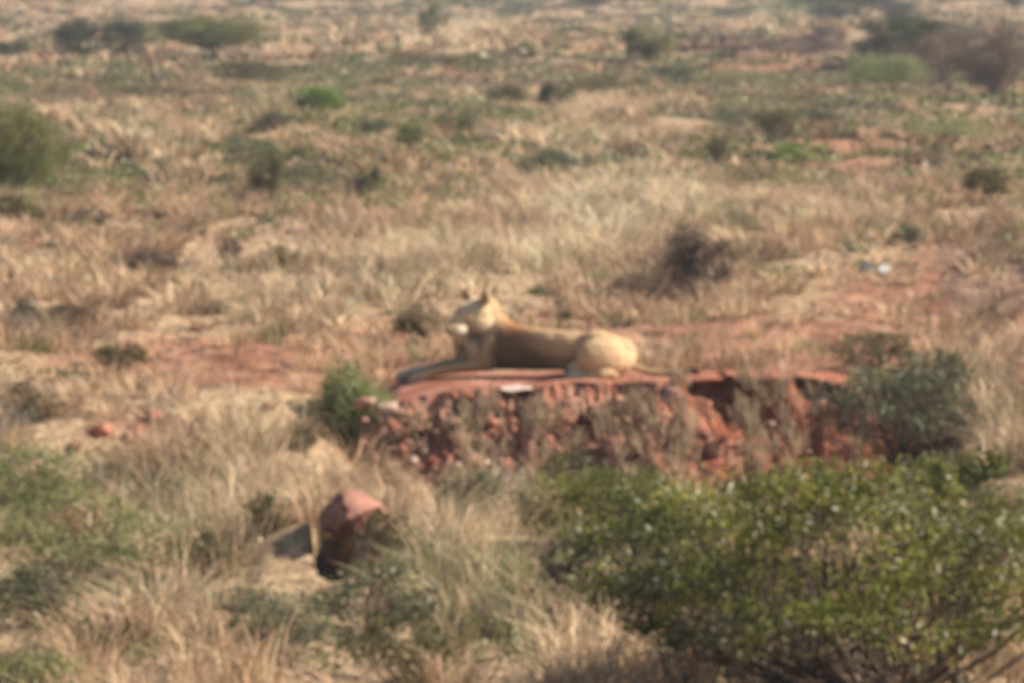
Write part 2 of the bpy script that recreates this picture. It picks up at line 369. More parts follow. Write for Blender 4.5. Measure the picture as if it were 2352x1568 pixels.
def leaves(p, size, col, aspect=.5, flat=0.0):
    n = len(p)
    a = rng.normal(size=(n, 3)); a /= np.linalg.norm(a, axis=1)[:, None]
    nrm = rng.normal(size=(n, 3)); nrm[:, 2] += flat; nrm -= (nrm * a).sum(1)[:, None] * a
    nrm /= np.linalg.norm(nrm, axis=1)[:, None] + 1e-9
    b_ = np.cross(nrm, a); s_ = size[:, None]
    V = np.stack([p - a * s_ * .5, p + b_ * s_ * aspect * .5 + nrm * s_ * .08, p + a * s_ * .5, p - b_ * s_ * aspect * .5 + nrm * s_ * .08], 1).reshape(-1, 3)
    o = np.arange(n) * 4
    return V, np.stack([o, o + 1, o + 2, o + 3], 1), np.repeat(col, 4, 0)

# grass
def spread(d0, d1, per_m2):
    g_ = np.linspace(d0, d1, 400); hw = .122 * g_ + 4.5; cdf = np.concatenate([[0], np.cumsum((hw[1:] + hw[:-1]) * np.diff(g_))]); n = int(cdf[-1] * per_m2)
    d = np.interp(rng.random(n) * cdf[-1], cdf, g_); return rng.uniform(-1, 1, n) * (.122 * d + 4.5), d, n
def grass_band(d0, d1, per_m2, nb, hmin, hmax, wmul):
    x, d, n = spread(d0, d1, per_m2)
    z = H(x, d); u, v = proj(x, d, z)
    b_ = patch(BARE, u, v) * .68; p_ = patch(PALE, u, v); g_ = patch(GREEN, u, v); k_d = patch(DUSK, u, v)
    clump = fbm(x / 1.1, d / 2.2, 101, 3); big = fbm(x / (d * .05), np.log(d) * 9, 103, 2)
    keep = rng.random(n) < np.clip(.75 + .5 * p_ - .85 * b_, .10, 1) * sm(.42 - .12 * p_, .56 - .12 * p_, clump * .65 + big * .35)
    onbank = (x > -1.15) & (x < 3.4) & (d > 37.9) & (d < 41.6)
    pit = ((x - PIT[0] - .0) / .17) ** 2 + ((d - PIT[1] + .2) / .8) ** 2 < 1
    lion_view = (x > -1.15) & (x < 1.5) & (d > 35.0) & (d < 41.6)
    keep &= ~(onbank & (rng.random(n) < .72)) & ~pit & ~(lion_view & (rng.random(n) < .5)) & ~(onbank & lion_view)
    x, d, z, p_, g_, b_, k_d = x[keep], d[keep], z[keep], p_[keep], g_[keep], b_[keep], k_d[keep]; n = len(x)
    th = rng.uniform(hmin, hmax, n) * (1 + .45 * p_) * (1 - .35 * b_)
    th = np.where((d > 37.4) & (d < 39.2) & (x > -1.3) & (x < 3.3), th * .6, th); th = np.where((d > 31) & (d < 32.6) & (np.abs(x + 1.25) < .16), th * .7, th)
    tone = rng.normal(0, 1, n) * np.where(d > 45, .26, .14) + (fbm(x / 1.6, d / 3, 109, 2) - .5) * .7
    straw = np.array([.57, .40, .258]); pale = np.array([.70, .55, .37]); redd = np.array([.42, .27, .18]); olive = np.array([.26, .255, .13]); grey = np.array([.34, .30, .24])
    col = straw + (pale - straw) * p_[:, None]
    kind = rng.random(n); kg = fbm(x / 3, d / 5, 107, 2)
    col = np.where((kind < .07 + .55 * g_ * (kg > .4))[:, None], olive, col)
    col = np.where(((kind > .86) & (p_ < .5))[:, None], redd, col); col = np.where(((kind > .76) & (kind < .82))[:, None], grey, col)
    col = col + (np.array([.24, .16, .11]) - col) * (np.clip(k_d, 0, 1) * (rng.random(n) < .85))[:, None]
    col = col * (1 + tone)[:, None]
    B = np.repeat(np.arange(n), nb); m = len(B)
    rad = rng.uniform(0, 1, m) ** .7 * (.06 + th[B] * .22); a0 = rng.uniform(0, 6.283, m)
    base = np.stack([x[B] + rad * np.cos(a0), d[B] + rad * np.sin(a0), z[B] - .03], 1)
    hgt = th[B] * rng.uniform(.45, 1.1, m)
    az = a0 + rng.normal(0, .6, m)
    c = col[B] * (1 + rng.normal(0, .14, m))[:, None]
    return blades(base, hgt, rng.uniform(.006, .013, m) * wmul * 1.1, rng.uniform(.05, 1.1, m) * np.where(d[B] > 44, 1, .75), az, rng.uniform(0, .7, m), np.clip(c, .03, .8))
parts = [grass_band(26, 45, 17, 34, .16, .54, 1.3), grass_band(45, 75, 10, 30, .12, .46, 2.0), grass_band(75, 150, 3.4, 20, .18, .60, 4.0), grass_band(150, 420, .5, 11, .3, .9, 12.)]
def join_blades(parts):
    off = 0; Vs, Qs, Ts, Cs = [], [], [], []
    for V, Q, T, C in parts:
        Vs.append(V); Qs.append(Q + off); Ts.append(T + off); Cs.append(C); off += len(V)
    return np.concatenate(Vs), np.concatenate(Qs), np.concatenate(Ts), np.concatenate(Cs)
V, Q, T, C = join_blades(parts)
o = mesh_np('dry_grass', V, [Q, T], M_GRASS, color=C)
tag(o, 'dry straw coloured grass covering the savanna in tussocks', 'grass', kind='stuff')
print('grass faces', len(Q) + len(T))

# low nameless undergrowth: weeds, seedlings and dead stems between the grass
def scrub(d0, d1, per_m2, nl, size):
    x, d, n = spread(d0, d1, per_m2)
    z = H(x, d); u, v = proj(x, d, z); g_ = patch(GREEN, u, v); b_ = patch(BARE, u, v); p_ = patch(PALE, u, v)
    upz = sm(480 * S, 330 * S, v) if False else 1 - sm(330 * S, 520 * S, v)
    keep = rng.random(n) < np.clip(.10 + .9 * g_ + .52 * upz - .5 * p_ * (v < 400), .03, 1) * (1 - .8 * b_)
    pit = ((x - PIT[0]) / .6) ** 2 + ((d - PIT[1] + .4) / 1.2) ** 2 < 1
    keep &= ~((x > -1.4) & (x < 3.3) & (d > 36.5) & (d < 41.6)) & ~pit
    x, d, z = x[keep], d[keep], z[keep]; n = len(x)
    pal = np.array([(.11, .14, .04), (.17, .20, .07), (.07, .09, .045), (.18, .17, .10), (.14, .11, .075), (.21, .24, .10), (.12, .13, .05)])
    col = pal[rng.integers(0, len(pal), n)] * 1.15; col = col + (np.array([.27, .24, .14]) - col) * (.45 * sm(70, 160, d))[:, None]
    rr = rng.uniform(.06, .30, n) * (1 + d / 90); B = np.repeat(np.arange(n), nl); m = len(B)
    dirs = rng.normal(size=(m, 3)); dirs /= np.linalg.norm(dirs, axis=1)[:, None]; dirs[:, 2] = np.abs(dirs[:, 2]) * np.where(d[B] > 80, .45, 1.0); dirs[:, 0] *= np.where(d[B] > 80, 2.2, 1.1)
    p = np.stack([x[B], d[B], z[B]], 1) + dirs * (rr[B] * rng.uniform(.1, 1, m) ** .5)[:, None]
    c = col[B] * (1 + rng.normal(0, .2, m))[:, None]
    return leaves(p, rng.uniform(.6, 1.4, m) * size, np.clip(c, .02, .6), .5)
off = 0; Vs, Qs, Cs = [], [], []
for V, Q, C in [scrub(26, 45, 10., 60, .042), scrub(45, 80, 5.0, 70, .070), scrub(80, 170, 1.3, 70, .16), scrub(170, 520, .05, 90, .42)]:
    Vs.append(V); Qs.append(Q + off); Cs.append(C); off += len(V)
o = mesh_np('undergrowth', np.concatenate(Vs), [np.concatenate(Qs)], M_LEAF, color=np.concatenate(Cs))
tag(o, 'low green and brown weeds scattered through the dry grass', 'undergrowth', kind='stuff')

n = 26000; d = np.sqrt(rng.uniform(26 ** 2, 90 ** 2, n)); x = rng.uniform(-.165, .165, n) * d; z = H(x, d)
kp = ~((x > -2) & (x < 4) & (d > 37.5) & (d < 41.6)); x, d, z = x[kp], d[kp], z[kp]; n = len(x)
lp = np.array([(.45, .35, .23), (.22, .15, .10), (.14, .10, .07), (.52, .42, .30), (.30, .17, .12)])
V, Q, C = leaves(np.stack([x, d, z + .012], 1), rng.uniform(.03, .14, n) * (d / 40), lp[rng.integers(0, 5, n)] * (1 + rng.normal(0, .15, n))[:, None], .3, 2.5)
tag(mesh_np('leaf_litter', V, [Q], M_GRASS, color=np.clip(C, .02, .8)), 'scattered straw, dead leaves and twigs lying on the bare red soil', 'litter', kind='stuff')

# ------------------------------------------------------------------ shrubs and trees
def tubes(paths, col, sides=5):
    """paths: list of (points (k,3), radii (k,))"""
    Vs, Fs = [], []; off = 0
    for P_, Rr in paths:
        P_ = np.asarray(P_); k_ = len(P_)
        T_ = np.gradient(P_, axis=0); T_ /= np.linalg.norm(T_, axis=1)[:, None] + 1e-9
        ref = np.where(np.abs(T_[:, 2:3]) > .9, [[1., 0, 0]], [[0, 0, 1.]])
        A_ = np.cross(T_, ref); A_ /= np.linalg.norm(A_, axis=1)[:, None] + 1e-9; B_ = np.cross(T_, A_)
        an = np.arange(sides) * 2 * np.pi / sides
        ring = P_[:, None] + (A_[:, None] * np.cos(an)[None, :, None] + B_[:, None] * np.sin(an)[None, :, None]) * np.asarray(Rr)[:, None, None]
        Vs.append(ring.reshape(-1, 3))
        for a in range(k_ - 1):
            for s_ in range(sides):
                s2 = (s_ + 1) % sides
                Fs.append((off + a * sides + s_, off + a * sides + s2, off + (a + 1) * sides + s2, off + (a + 1) * sides + s_))
        off += k_ * sides
    V = np.concatenate(Vs)
    return V, np.array(Fs), np.tile(np.array(col), (len(V), 1))
def stem_path(p0, p1, r0, r1, wob, k_=7):
    p0 = np.array(p0); p1 = np.array(p1); t_ = np.linspace(0, 1, k_)[:, None]
    L_ = np.linalg.norm(p1 - p0); mid = rng.normal(0, wob * L_, 3)
    P_ = p0 + (p1 - p0) * t_ + mid * (np.sin(t_ * np.pi)) + rng.normal(0, wob * L_ * .15, (k_, 3)) * t_
    return P_, np.linspace(r0, r1, k_)
PAL = {'green': [(.15, .165, .05), (.21, .215, .075), (.095, .11, .04)],
       'bright': [(.17, .27, .05), (.22, .32, .08), (.12, .19, .05)],
       'fresh': [(.24, .28, .10), (.17, .22, .07), (.29, .31, .15)],
       'dark': [(.06, .075, .03), (.085, .095, .04), (.045, .055, .03)],
       'olive': [(.12, .11, .04), (.09, .085, .03), (.15, .14, .06)],
       'grey': [(.14, .155, .08), (.19, .20, .115), (.10, .11, .065)],
       'brown': [(.15, .105, .075), (.21, .155, .11), (.10, .07, .055)],
       'mix': [(.21, .22, .045), (.28, .28, .07), (.20, .18, .10), (.14, .16, .04), (.10, .12, .025), (.15, .175, .03), (.16, .17, .04)],
       'tan': [(.20, .14, .08), (.15, .10, .06), (.25, .19, .11)]}
def plant(u, v, w_, h_, style, label, cat='shrub', name='shrub', group=None, dens=1.0, leaf=None, trunk=.0, flat=0., nstem=9, at=None, depth=1.0, sparse=.42, bark=(.14, .105, .08)):
    """base centre at measured pixel (u, v), width and height in measured pixels; trunk = bare share of the height"""
    x, y, z = hit(u, v) if at is None else at
    mpp = math.hypot(y, CAM_H) / FPX * S
    W, Hh = w_ * mpp, h_ * mpp; rx, ry = W / 2, W / 2 * depth
    root = empty(name, (x, y, z)); tag(root, label, cat, group)
    ls = leaf or max(.035, mpp * 3.6)
    # limbs
    paths, tips = [], []
    zc = Hh * (trunk + (1 - trunk) * .5); rz = Hh * (1 - trunk) * .5
    if trunk > 0:
        top = (rng.normal(0, .04) * W, 0, Hh * trunk); tr0 = max(.04, Hh * .045)
        paths.append(stem_path((0, 0, -.1), top, tr0, tr0 * .7, .05)); starts = [top] * nstem; r0 = tr0 * .55
    else:
        starts = [(rng.normal(0, .08) * W, rng.normal(0, .08) * W, -.06) for _ in range(nstem)]; r0 = max(.008, Hh * .014)
    nclump = int(nstem * 4.5)
    cl = []
    while len(cl) < nclump:
        p = rng.uniform(-1, 1, 3); r = np.linalg.norm(p)
        if r > 1 or r < .35 or (p[2] < -.55 and trunk == 0): continue
        lump = .74 + .4 * vn(p[0] * 1.7 + u, p[2] * 1.7 + p[1] + v, 5)
        p = p * lump; pz = p[2] * (1 - flat * .5) 
        if trunk > 0 and p[2] < 0: pz *= (1 - flat * .6)
        cl.append((p[0] * rx, p[1] * ry, zc + pz * rz))
    cl = np.array(cl)
    for i_, s_ in enumerate(starts):
        mine = cl[i_::nstem]
        main = mine[0]; P_, Rr = stem_path(s_, main, r0, r0 * .35, .10); paths.append((P_, Rr))
        for c in mine[1:]:
            j = rng.integers(1, 5); paths.append(stem_path(P_[j], c, Rr[j] * .6, max(.003, r0 * .15), .12, 5))
    Vb, Fb, Cb = tubes(paths, bark)
    woody = name in ('tree', 'umbrella_tree')
    mesh_np('trunk' if woody else 'stems', Vb, [Fb], M_BARK, parent=root, color=Cb, smooth=True)
    # leaves in clumps
    area = W * Hh * (1 - trunk * .6)
    nl = int(np.clip(area / (ls * ls * .5) * 5.0 * dens, 60, 60000))
    if nl > 0 and dens > 0:
        pal = np.array(PAL[style]); ck = rng.integers(0, len(pal), len(cl)); wt = rng.uniform(.3, 1.4, len(cl)); wt /= wt.sum()
        B = rng.choice(len(cl), nl, p=wt)
        cr = np.array([rx, ry, rz]) * sparse * rng.uniform(.6, 1.2, (len(cl), 1))
        dv = rng.normal(size=(nl, 3)); dv /= np.linalg.norm(dv, axis=1)[:, None]; dv *= rng.uniform(0, 1, (nl, 1)) ** .5
        p = cl[B] + dv * cr[B]; p[:, 2] = np.maximum(p[:, 2], .02)
        col = pal[ck[B]] * (1 + rng.normal(0, .18, nl))[:, None]
        if style == 'mix': col = np.where((rng.random(nl) < .03)[:, None], np.array([.42, .43, .36]), col)
        Vl, Ql, Cl = leaves(p, rng.uniform(.6, 1.35, nl) * ls, np.clip(col, .01, .6), .5, .5)
        mesh_np('crown' if woody else 'foliage', Vl, [Ql], M_LEAF, parent=root, color=Cl)
    return root
def deadwood(u, v, w_, h_, label, n=26, col=(.10, .075, .06), name='dead_bush', lean=0., r0=.02, cat='dead bush', at=None, group=None):
    x, y, z = hit(u, v) if at is None else at
    mpp = math.hypot(y, CAM_H) / FPX * S; W, Hh = w_ * mpp, h_ * mpp
    paths = []
    for i_ in range(n):
        a = rng.uniform(0, 6.28); e = rng.uniform(.3, 1)
        tip = (math.cos(a) * W / 2 * e + lean * W * .3, math.sin(a) * W / 2 * e, Hh * rng.uniform(.3, 1.0))
        P_, Rr = stem_path((rng.normal(0, .06) * W, rng.normal(0, .06) * W, -.05), tip, r0 * rng.uniform(.5, 1), r0 * .25, .12); paths.append((P_, Rr))
        for k_ in range(4):
            j = rng.integers(1, 6); q_ = P_[j] + rng.normal(0, .16, 3) * [W, W, Hh * .8]; q_[2] = abs(q_[2])
            paths.append(stem_path(P_[j], q_, Rr[j] * .6, .003, .12, 4))
    V, F_, C_ = tubes(paths, col)
    o = mesh_np(name, V, [F_], M_BARK, color=C_, smooth=True); o.location = (x, y, z)
    return tag(o, label, cat, group)

GT, GS = 'trees at the hazy top of the view', 'shrubs across the middle slope'
#      u     v    w    h   style   label
plant(170, 130, 105, 88, 'dark', 'blue green tree with rounded crown, left one of the hazy far left pair', 'tree', 'tree', GT, trunk=.12, dens=1.2)
plant(285, 126, 140, 84, 'dark', 'blue green tree with wider crown, right one of the hazy far left pair', 'tree', 'tree', GT, trunk=.12, dens=1.2)
plant(25, 132, 80, 42, 'dark', 'low dark shrub at the left edge under the hazy hill', 'shrub', 'shrub', GT)
plant(488, 150, 260, 112, 'green', 'broad flat topped acacia with dark green crown and shaded trunk', 'tree', 'umbrella_tree', GT, trunk=.34, flat=.3, dens=1.6, nstem=12)
plant(575, 190, 170, 50, 'olive', 'low spreading dark shrub just below the flat topped acacia', 'shrub', 'shrub', GS, dens=1.3)
plant(998, 92, 66, 80, 'green', 'narrow upright green tree alone on pale grass', 'tree', 'tree', GT, trunk=.15, dens=1.3)
plant(1365, 22, 100, 40, 'dark', 'dark tree cut by the top edge of the view left of centre right', 'tree', 'tree', GT, trunk=.15)
plant(1180, 48, 90, 36, 'grey', 'faint grey green shrub between the narrow tree and the dark tree above', 'shrub', 'shrub', GT)
plant(1492, 150, 130, 92, 'green', 'round green tree standing above the pale stone at the track', 'tree', 'tree', GT, trunk=.15, dens=1.3)
plant(1560, 190, 130, 50, 'grey', 'low grey green bush right below the round green tree', 'shrub', 'shrub', GS)
plant(1960, 56, 310, 80, 'dark', 'wide dark tree touching the top edge at upper right', 'tree', 'tree', GT, trunk=.15, dens=1.2)
plant(1690, 45, 110, 30, 'grey', 'pale green shrub at the top left of the wide dark tree', 'shrub', 'shrub', GT)
plant(2070, 150, 230, 125, 'dark', 'dark blue green bush below the wide dark tree', 'shrub', 'shrub', GT, dens=1.2)
plant(2330, 22, 60, 40, 'dark', 'blackish tree cut by the top right corner', 'tree', 'tree', GT, trunk=.1)
plant(1900, 112, 110, 56, 'brown', 'small brown bush at the right end of the track', 'shrub', 'shrub', GS, dens=.9)
plant(2170, 200, 230, 140, 'brown', 'bare brown thicket right of the dark blue green bush', 'thicket', 'thicket', GS, dens=.8)
plant(2300, 225, 230, 170, 'brown', 'tall bare brown thicket against the right edge', 'thicket', 'thicket', GS, dens=.8)
plant(2030, 205, 190, 84, 'fresh', 'yellow green bush in front of the brown thicket', 'shrub', 'shrub', GS, dens=1.1)
plant(735, 278, 115, 84, 'bright', 'bright lime green bush, the brightest plant in the view', 'shrub', 'shrub', GS, dens=1.7)
plant(640, 300, 80, 44, 'grey', 'small dull green bush left of the lime green bush', 'shrub', 'shrub', GS)
plant(45, 450, 200, 200, 'green', 'big dark green bush cut by the left edge', 'shrub', 'shrub', GS, dens=1.3, nstem=14)
plant(120, 400, 90, 90, 'green', 'lighter green bush leaning on the right of the big left edge bush', 'shrub', 'shrub', GS)
plant(30, 500, 120, 50, 'olive', 'low olive plant under the big left edge bush', 'shrub', 'shrub', GS)
plant(860, 320, 80, 56, 'grey', 'grey green bush below right of the lime green bush', 'shrub', 'shrub', GS)
plant(940, 345, 76, 56, 'green', 'small green bush beside the grey green one near the upper centre', 'shrub', 'shrub', GS, dens=1.2)
plant(870, 215, 80, 36, 'dark', 'thin dark shrub above the upper centre bushes', 'shrub', 'shrub', GS)
plant(845, 455, 64, 74, 'dark', 'narrow dark shrub standing in straw left of centre', 'shrub', 'shrub', GS, dens=.9)
plant(700, 440, 150, 60, 'grey', 'wide pale green bush left of the narrow dark shrub', 'shrub', 'shrub', GS, dens=.7)
plant(1160, 250, 100, 55, 'olive', 'dark olive bush, left one of two on the upper slope', 'shrub', 'shrub', GS)
plant(1275, 262, 90, 72, 'dark', 'near black bush, right one of two on the upper slope', 'shrub', 'shrub', GS)
plant(1250, 435, 150, 96, 'grey', 'soft grey green bush on the pale slope above the lion', 'shrub', 'shrub', GS, dens=1.3)
plant(1330, 445, 60, 46, 'green', 'small green tuft bush at the right of the soft grey green bush', 'shrub', 'shrub', GS)
plant(1780, 330, 110, 84, 'olive', 'dark open shrub with gaps above the small vivid green plant', 'shrub', 'shrub', GS, dens=.9)
plant(1815, 372, 90, 46, 'bright', 'small vivid green plant at the foot of the dark open shrub', 'shrub', 'shrub', GS, dens=1.0)
plant(1650, 375, 50, 60, 'olive', 'slim olive bush left of the small vivid green plant', 'shrub', 'shrub', GS)
plant(1885, 290, 80, 44, 'grey', 'pale green bush right of the dark open shrub', 'shrub', 'shrub', GS)
plant(2265, 462, 110, 76, 'olive', 'dark olive bush on red earth near the right edge', 'shrub', 'shrub', GS, dens=1.3)
plant(2085, 560, 84, 50, 'grey', 'faint green shrub in straw right of the pale grass', 'shrub', 'shrub', GS, dens=.7)
plant(610, 470, 96, 130, 'olive', 'dusky brown green shrub left of centre above the bare earth', 'shrub', 'shrub', GS, dens=.65)
plant(160, 475, 90, 46, 'olive', 'small dry olive shrub right below the big left edge bush', 'shrub', 'shrub', GS, dens=.8)
plant(210, 520, 90, 36, 'brown', 'flat brown shrub below the small dry olive shrub', 'shrub', 'shrub', GS)
plant(355, 642, 150, 70, 'brown', 'shaded brown shrub on the left slope', 'shrub', 'shrub', GS, dens=1.2)
plant(345, 560, 60, 44, 'fresh', 'tiny pale green shrub above the shaded brown shrub', 'shrub', 'shrub', GS, dens=.6)
plant(530, 620, 70, 86, 'brown', 'sparse brown stalky shrub right of the shaded brown shrub', 'shrub', 'shrub', GS, dens=.5)
plant(655, 620, 90, 60, 'olive', 'thin dull shrub between the stalky shrub and the lion', 'shrub', 'shrub', GS, dens=.5)
plant(155, 752, 110, 52, 'brown', 'low dark brown shrub on bare earth at the left', 'shrub', 'shrub', GS, dens=1.2)
plant(60, 750, 70, 70, 'grey', 'pale green shrub at the left edge beside the low dark brown one', 'shrub', 'shrub', GS, dens=.7)
plant(275, 855, 130, 66, 'olive', 'compact olive cushion shrub on bare earth left of the lion', 'shrub', 'shrub', GS, dens=1.6)
plant(560, 395, 170, 90, 'grey', 'hazy pale green bush left of the wide pale green bush', 'shrub', 'shrub', GS, dens=.5)
plant(330, 250, 240, 50, 'olive', 'long low olive scrub on the dusky band at upper left', 'shrub', 'shrub', GS, dens=.8)
plant(1780, 125, 300, 34, 'brown', 'long dark line of brown scrub along the track at upper right', 'shrub', 'shrub', GS, dens=1.0)
plant(1000, 160, 260, 40, 'olive', 'thin olive scrub line on the red earth at the upper centre', 'shrub', 'shrub', GS, dens=.7)
plant(1390, 215, 180, 44, 'olive', 'dusky scrub between the upper olive bush and the round green tree', 'shrub', 'shrub', GS, dens=.7)
plant(1690, 300, 150, 70, 'grey', 'wide faded green scrub left of the dark open shrub', 'shrub', 'shrub', GS, dens=.5)
plant(2180, 330, 260, 60, 'fresh', 'faded yellow green scrub below the brown thicket at the right', 'shrub', 'shrub', GS, dens=.45)
plant(1040, 320, 120, 60, 'olive', 'sparse olive shrub in straw right of the small upper centre bush', 'shrub', 'shrub', GS, dens=.6)
plant(1290, 712, 40, 36, 'olive', 'tiny olive plant on bare earth behind the back of the lion', 'plant', 'small_plant', GS, nstem=5)
plant(965, 790, 120, 80, 'tan', 'brown withered tuft bush behind the face of the lion', 'shrub', 'shrub', GS, dens=1.5)
plant(1520, 425, 44, 32, 'brown', 'small brown shrub behind the small orange stone', 'shrub', 'shrub', GS)
# dark thicket with dead wood on the slope behind the lion
plant(1600, 672, 165, 165, 'brown', 'dark brown thicket of dead twigs on the slope behind the lion', 'thicket', 'thicket', GS, dens=1.2, bark=(.07, .05, .04))
plant(1510, 700, 170, 75, 'brown', 'lower dark clump at the left foot of the dead twig thicket', 'shrub', 'shrub', GS, dens=1.1, bark=(.08, .06, .05))
deadwood(1600, 690, 170, 130, 'bare pale branches sticking out of the dead twig thicket', n=14, col=(.26, .20, .15), r0=.03, name='dead_branches', cat='dead branches')
deadwood(1400, 716, 170, 22, 'flat dark twigs lying on bare earth behind the back of the lion', n=16, col=(.12, .08, .07), r0=.02, name='dead_branches', cat='dead branches')

# ---- near plants
GF = 'bushes in front of the bank'
plant(820, 1045, 185, 200, 'fresh', 'fresh light green bush at the left end of the red bank', 'bush', 'bush', GF, dens=1.3, leaf=.04)
plant(700, 1040, 80, 60, 'olive', 'small dark olive bush above the red boulder', 'bush', 'bush', GF, dens=1.0)
plant(1960, 1620, 1180, 590, 'mix', 'largest glossy green bush filling the lower right of the view', 'bush', 'bush', GF, dens=.85, leaf=.050, nstem=32, depth=.7, sparse=.19)
plant(1560, 1440, 560, 350, 'mix', 'glossy green bush with arching crown left of the largest bush', 'bush', 'bush', GF, dens=.65, leaf=.046, nstem=14, depth=.7, sparse=.26)
plant(2250, 1500, 480, 480, 'mix', 'glossy green bush cut by the right edge behind the largest bush', 'bush', 'bush', GF, dens=.85, leaf=.048, nstem=12, depth=.7, sparse=.26)
plant(1380, 1260, 400, 200, 'mix', 'low bright green bush spreading below the bank, left of the glossy bushes', 'bush', 'bush', GF, dens=1.1, leaf=.040, nstem=10, sparse=.4)
plant(2090, 1065, 420, 270, 'grey', 'shadowy grey green bush at the right end of the bank behind the glossy bushes', 'bush', 'bush', GF, dens=.6, leaf=.045, nstem=18, sparse=.28)
plant(2010, 850, 190, 90, 'olive', 'sparse olive shrub growing on the right end of the bank top', 'shrub', 'shrub', GF, dens=.6, leaf=.04)
plant(2160, 930, 170, 130, 'olive', 'straggly olive shrub behind the shadowy dark bush', 'shrub', 'shrub', GF, dens=.5, leaf=.04)
plant(1340, 1450, 260, 200, 'dark', 'open twiggy dark green bush in pale straw at the bottom centre', 'bush', 'bush', GF, dens=.35, leaf=.04, nstem=12, sparse=.3)
plant(1590, 1575, 240, 180, 'grey', 'silvery leaved small bush under the arching glossy bush', 'bush', 'bush', GF, dens=.7, leaf=.045, nstem=8)
plant(850, 1465, 330, 190, 'grey', 'dark grey green bush below the dark gap under the boulder', 'bush', 'bush', GF, dens=.55, leaf=.036, nstem=14, sparse=.3)
plant(620, 1520, 260, 180, 'grey', 'thin grey green bush at the bottom left of centre', 'bush', 'bush', GF, dens=.45, leaf=.035, nstem=12, sparse=.3)
plant(705, 1015, 120, 60, 'tan', 'withered straw coloured shrub left of the small dark olive bush', 'shrub', 'shrub', GF, dens=.7, leaf=.035)
plant(600, 1060, 140, 70, 'tan', 'dry brownish shrub in straw above left of the pinkish red boulder', 'shrub', 'shrub', GF, dens=.6, leaf=.035)
plant(930, 1570, 260, 160, 'olive', 'dull olive bush at the bottom edge below the dark grey green bush', 'bush', 'bush', GF, dens=.5, leaf=.035)
plant(1080, 1200, 200, 130, 'grey', 'bluish green shrub at the foot of the bank below the lion', 'shrub', 'shrub', GF, dens=.6, leaf=.035)
plant(1300, 1120, 190, 100, 'dark', 'low dark shrub in front of the bank below the haunch of the lion', 'shrub', 'shrub', GF, dens=.5, leaf=.035)
plant(60, 1200, 330, 210, 'fresh', 'feathery green bush at the left edge below the row of red rocks', 'bush', 'bush', GF, dens=.4, leaf=.036, nstem=12, sparse=.34)
plant(180, 1340, 520, 220, 'fresh', 'wide feathery green bush at the lower left', 'bush', 'bush', GF, dens=.34, leaf=.036, nstem=18, sparse=.3)
plant(70, 1440, 260, 150, 'grey', 'bluish green bush at the left edge under the wide feathery bush', 'bush', 'bush', GF, dens=.6, leaf=.036, nstem=12, sparse=.3)
plant(330, 1440, 240, 120, 'green', 'small feathery bush right below the wide feathery bush', 'bush', 'bush', GF, dens=.55, leaf=.034, sparse=.3)
plant(60, 1590, 280, 120, 'fresh', 'yellowish green bush in the bottom left corner', 'bush', 'bush', GF, dens=.7, leaf=.036)
plant(250, 1130, 150, 70, 'grey', 'small dark green plant just under the row of red rocks', 'shrub', 'shrub', GF, dens=.7, leaf=.034)
plant(480, 1330, 170, 110, 'olive', 'small olive plant in straw left of the dark gap under the boulder', 'shrub', 'shrub', GF, dens=.5, leaf=.034)
plant(600, 1235, 110, 110, 'olive', 'dry shrub on the left rim of the dark gap under the boulder', 'shrub', 'shrub', GF, dens=.5, leaf=.034)
plant(880, 1290, 110, 130, 'olive', 'dull shrub on the right rim of the dark gap under the boulder', 'shrub', 'shrub', GF, dens=.6, leaf=.034)
plant(70, 960, 150, 90, 'tan', 'withered brown shrub at the left edge above the feathery bush', 'shrub', 'shrub', GF, dens=.5, leaf=.034)
plant(2160, 1130, 260, 90, 'mix', 'top sprig of green bush between the shadowy bush and the glossy bushes', 'bush', 'bush', GF, dens=.7, leaf=.045)
deadwood(1185, 1180, 120, 150, 'pale bleached dead branch in front of the bank below the lion', n=5, col=(.50, .45, .38), r0=.022, name='dead_branch', cat='dead branch', lean=-.2)
deadwood(1960, 1010, 60, 120, 'pale dry stalks standing against the shadowy dark bush', n=8, col=(.42, .34, .22), r0=.012, name='dry_stalks', cat='dry stalks')
deadwood(1440, 1010, 200, 120, 'thin grey twigs leaning over the red face of the bank', n=14, col=(.24, .19, .14), r0=.012, name='dead_twigs', cat='dead twigs')
deadwood(1000, 1050, 190, 130, 'tangled grey brown twigs at the left foot of the bank', n=16, col=(.22, .16, .13), r0=.012, name='dead_twigs', cat='dead twigs')
deadwood(1820, 1560, 600, 260, 'grey dead twigs showing in the dark base of the largest bush', n=30, col=(.22, .19, .17), r0=.018, name='dead_twigs', cat='dead twigs')

# roots and stalks hanging over the bank edge: pale dry tufts on top of it
def bank_tufts():
    n = 230; x = rng.choice(np.concatenate([[2.3, 2.34, 2.42, 2.62, 2.95, 3.05, 1.45], rng.uniform(-1.1, 3.2, 34)]), n) + rng.normal(0, .05, n)
    zt_ = np.interp(x, [-1.2, -1, -.3, .9, 1.3, 2.6, 3.2], [-.25, -.1, .03, .07, .1, .13, -.2])
    low = rng.uniform(0, .85, n) * (rng.random(n) < .85); low = np.where((x < 1.25) & (low < .1), .25, low); y = bank_y(x) - .1 - low * 1.45
    B = np.repeat(np.arange(n), 9); m = len(B)
    base = np.stack([x[B] + rng.normal(0, .03, m), y[B] + rng.normal(0, .03, m), zt_[B] - low[B] * .92 - .02], 1)
    c = np.array([.46, .36, .24]) * (1 + rng.normal(0, .2, m))[:, None]
    return blades(base, rng.uniform(.1, .32, m), rng.uniform(.006, .014, m), rng.uniform(.1, .6, m), rng.uniform(0, 6.28, m), rng.uniform(0, .6, m), np.clip(c, .03, .8))
V, Q, T, C = bank_tufts()
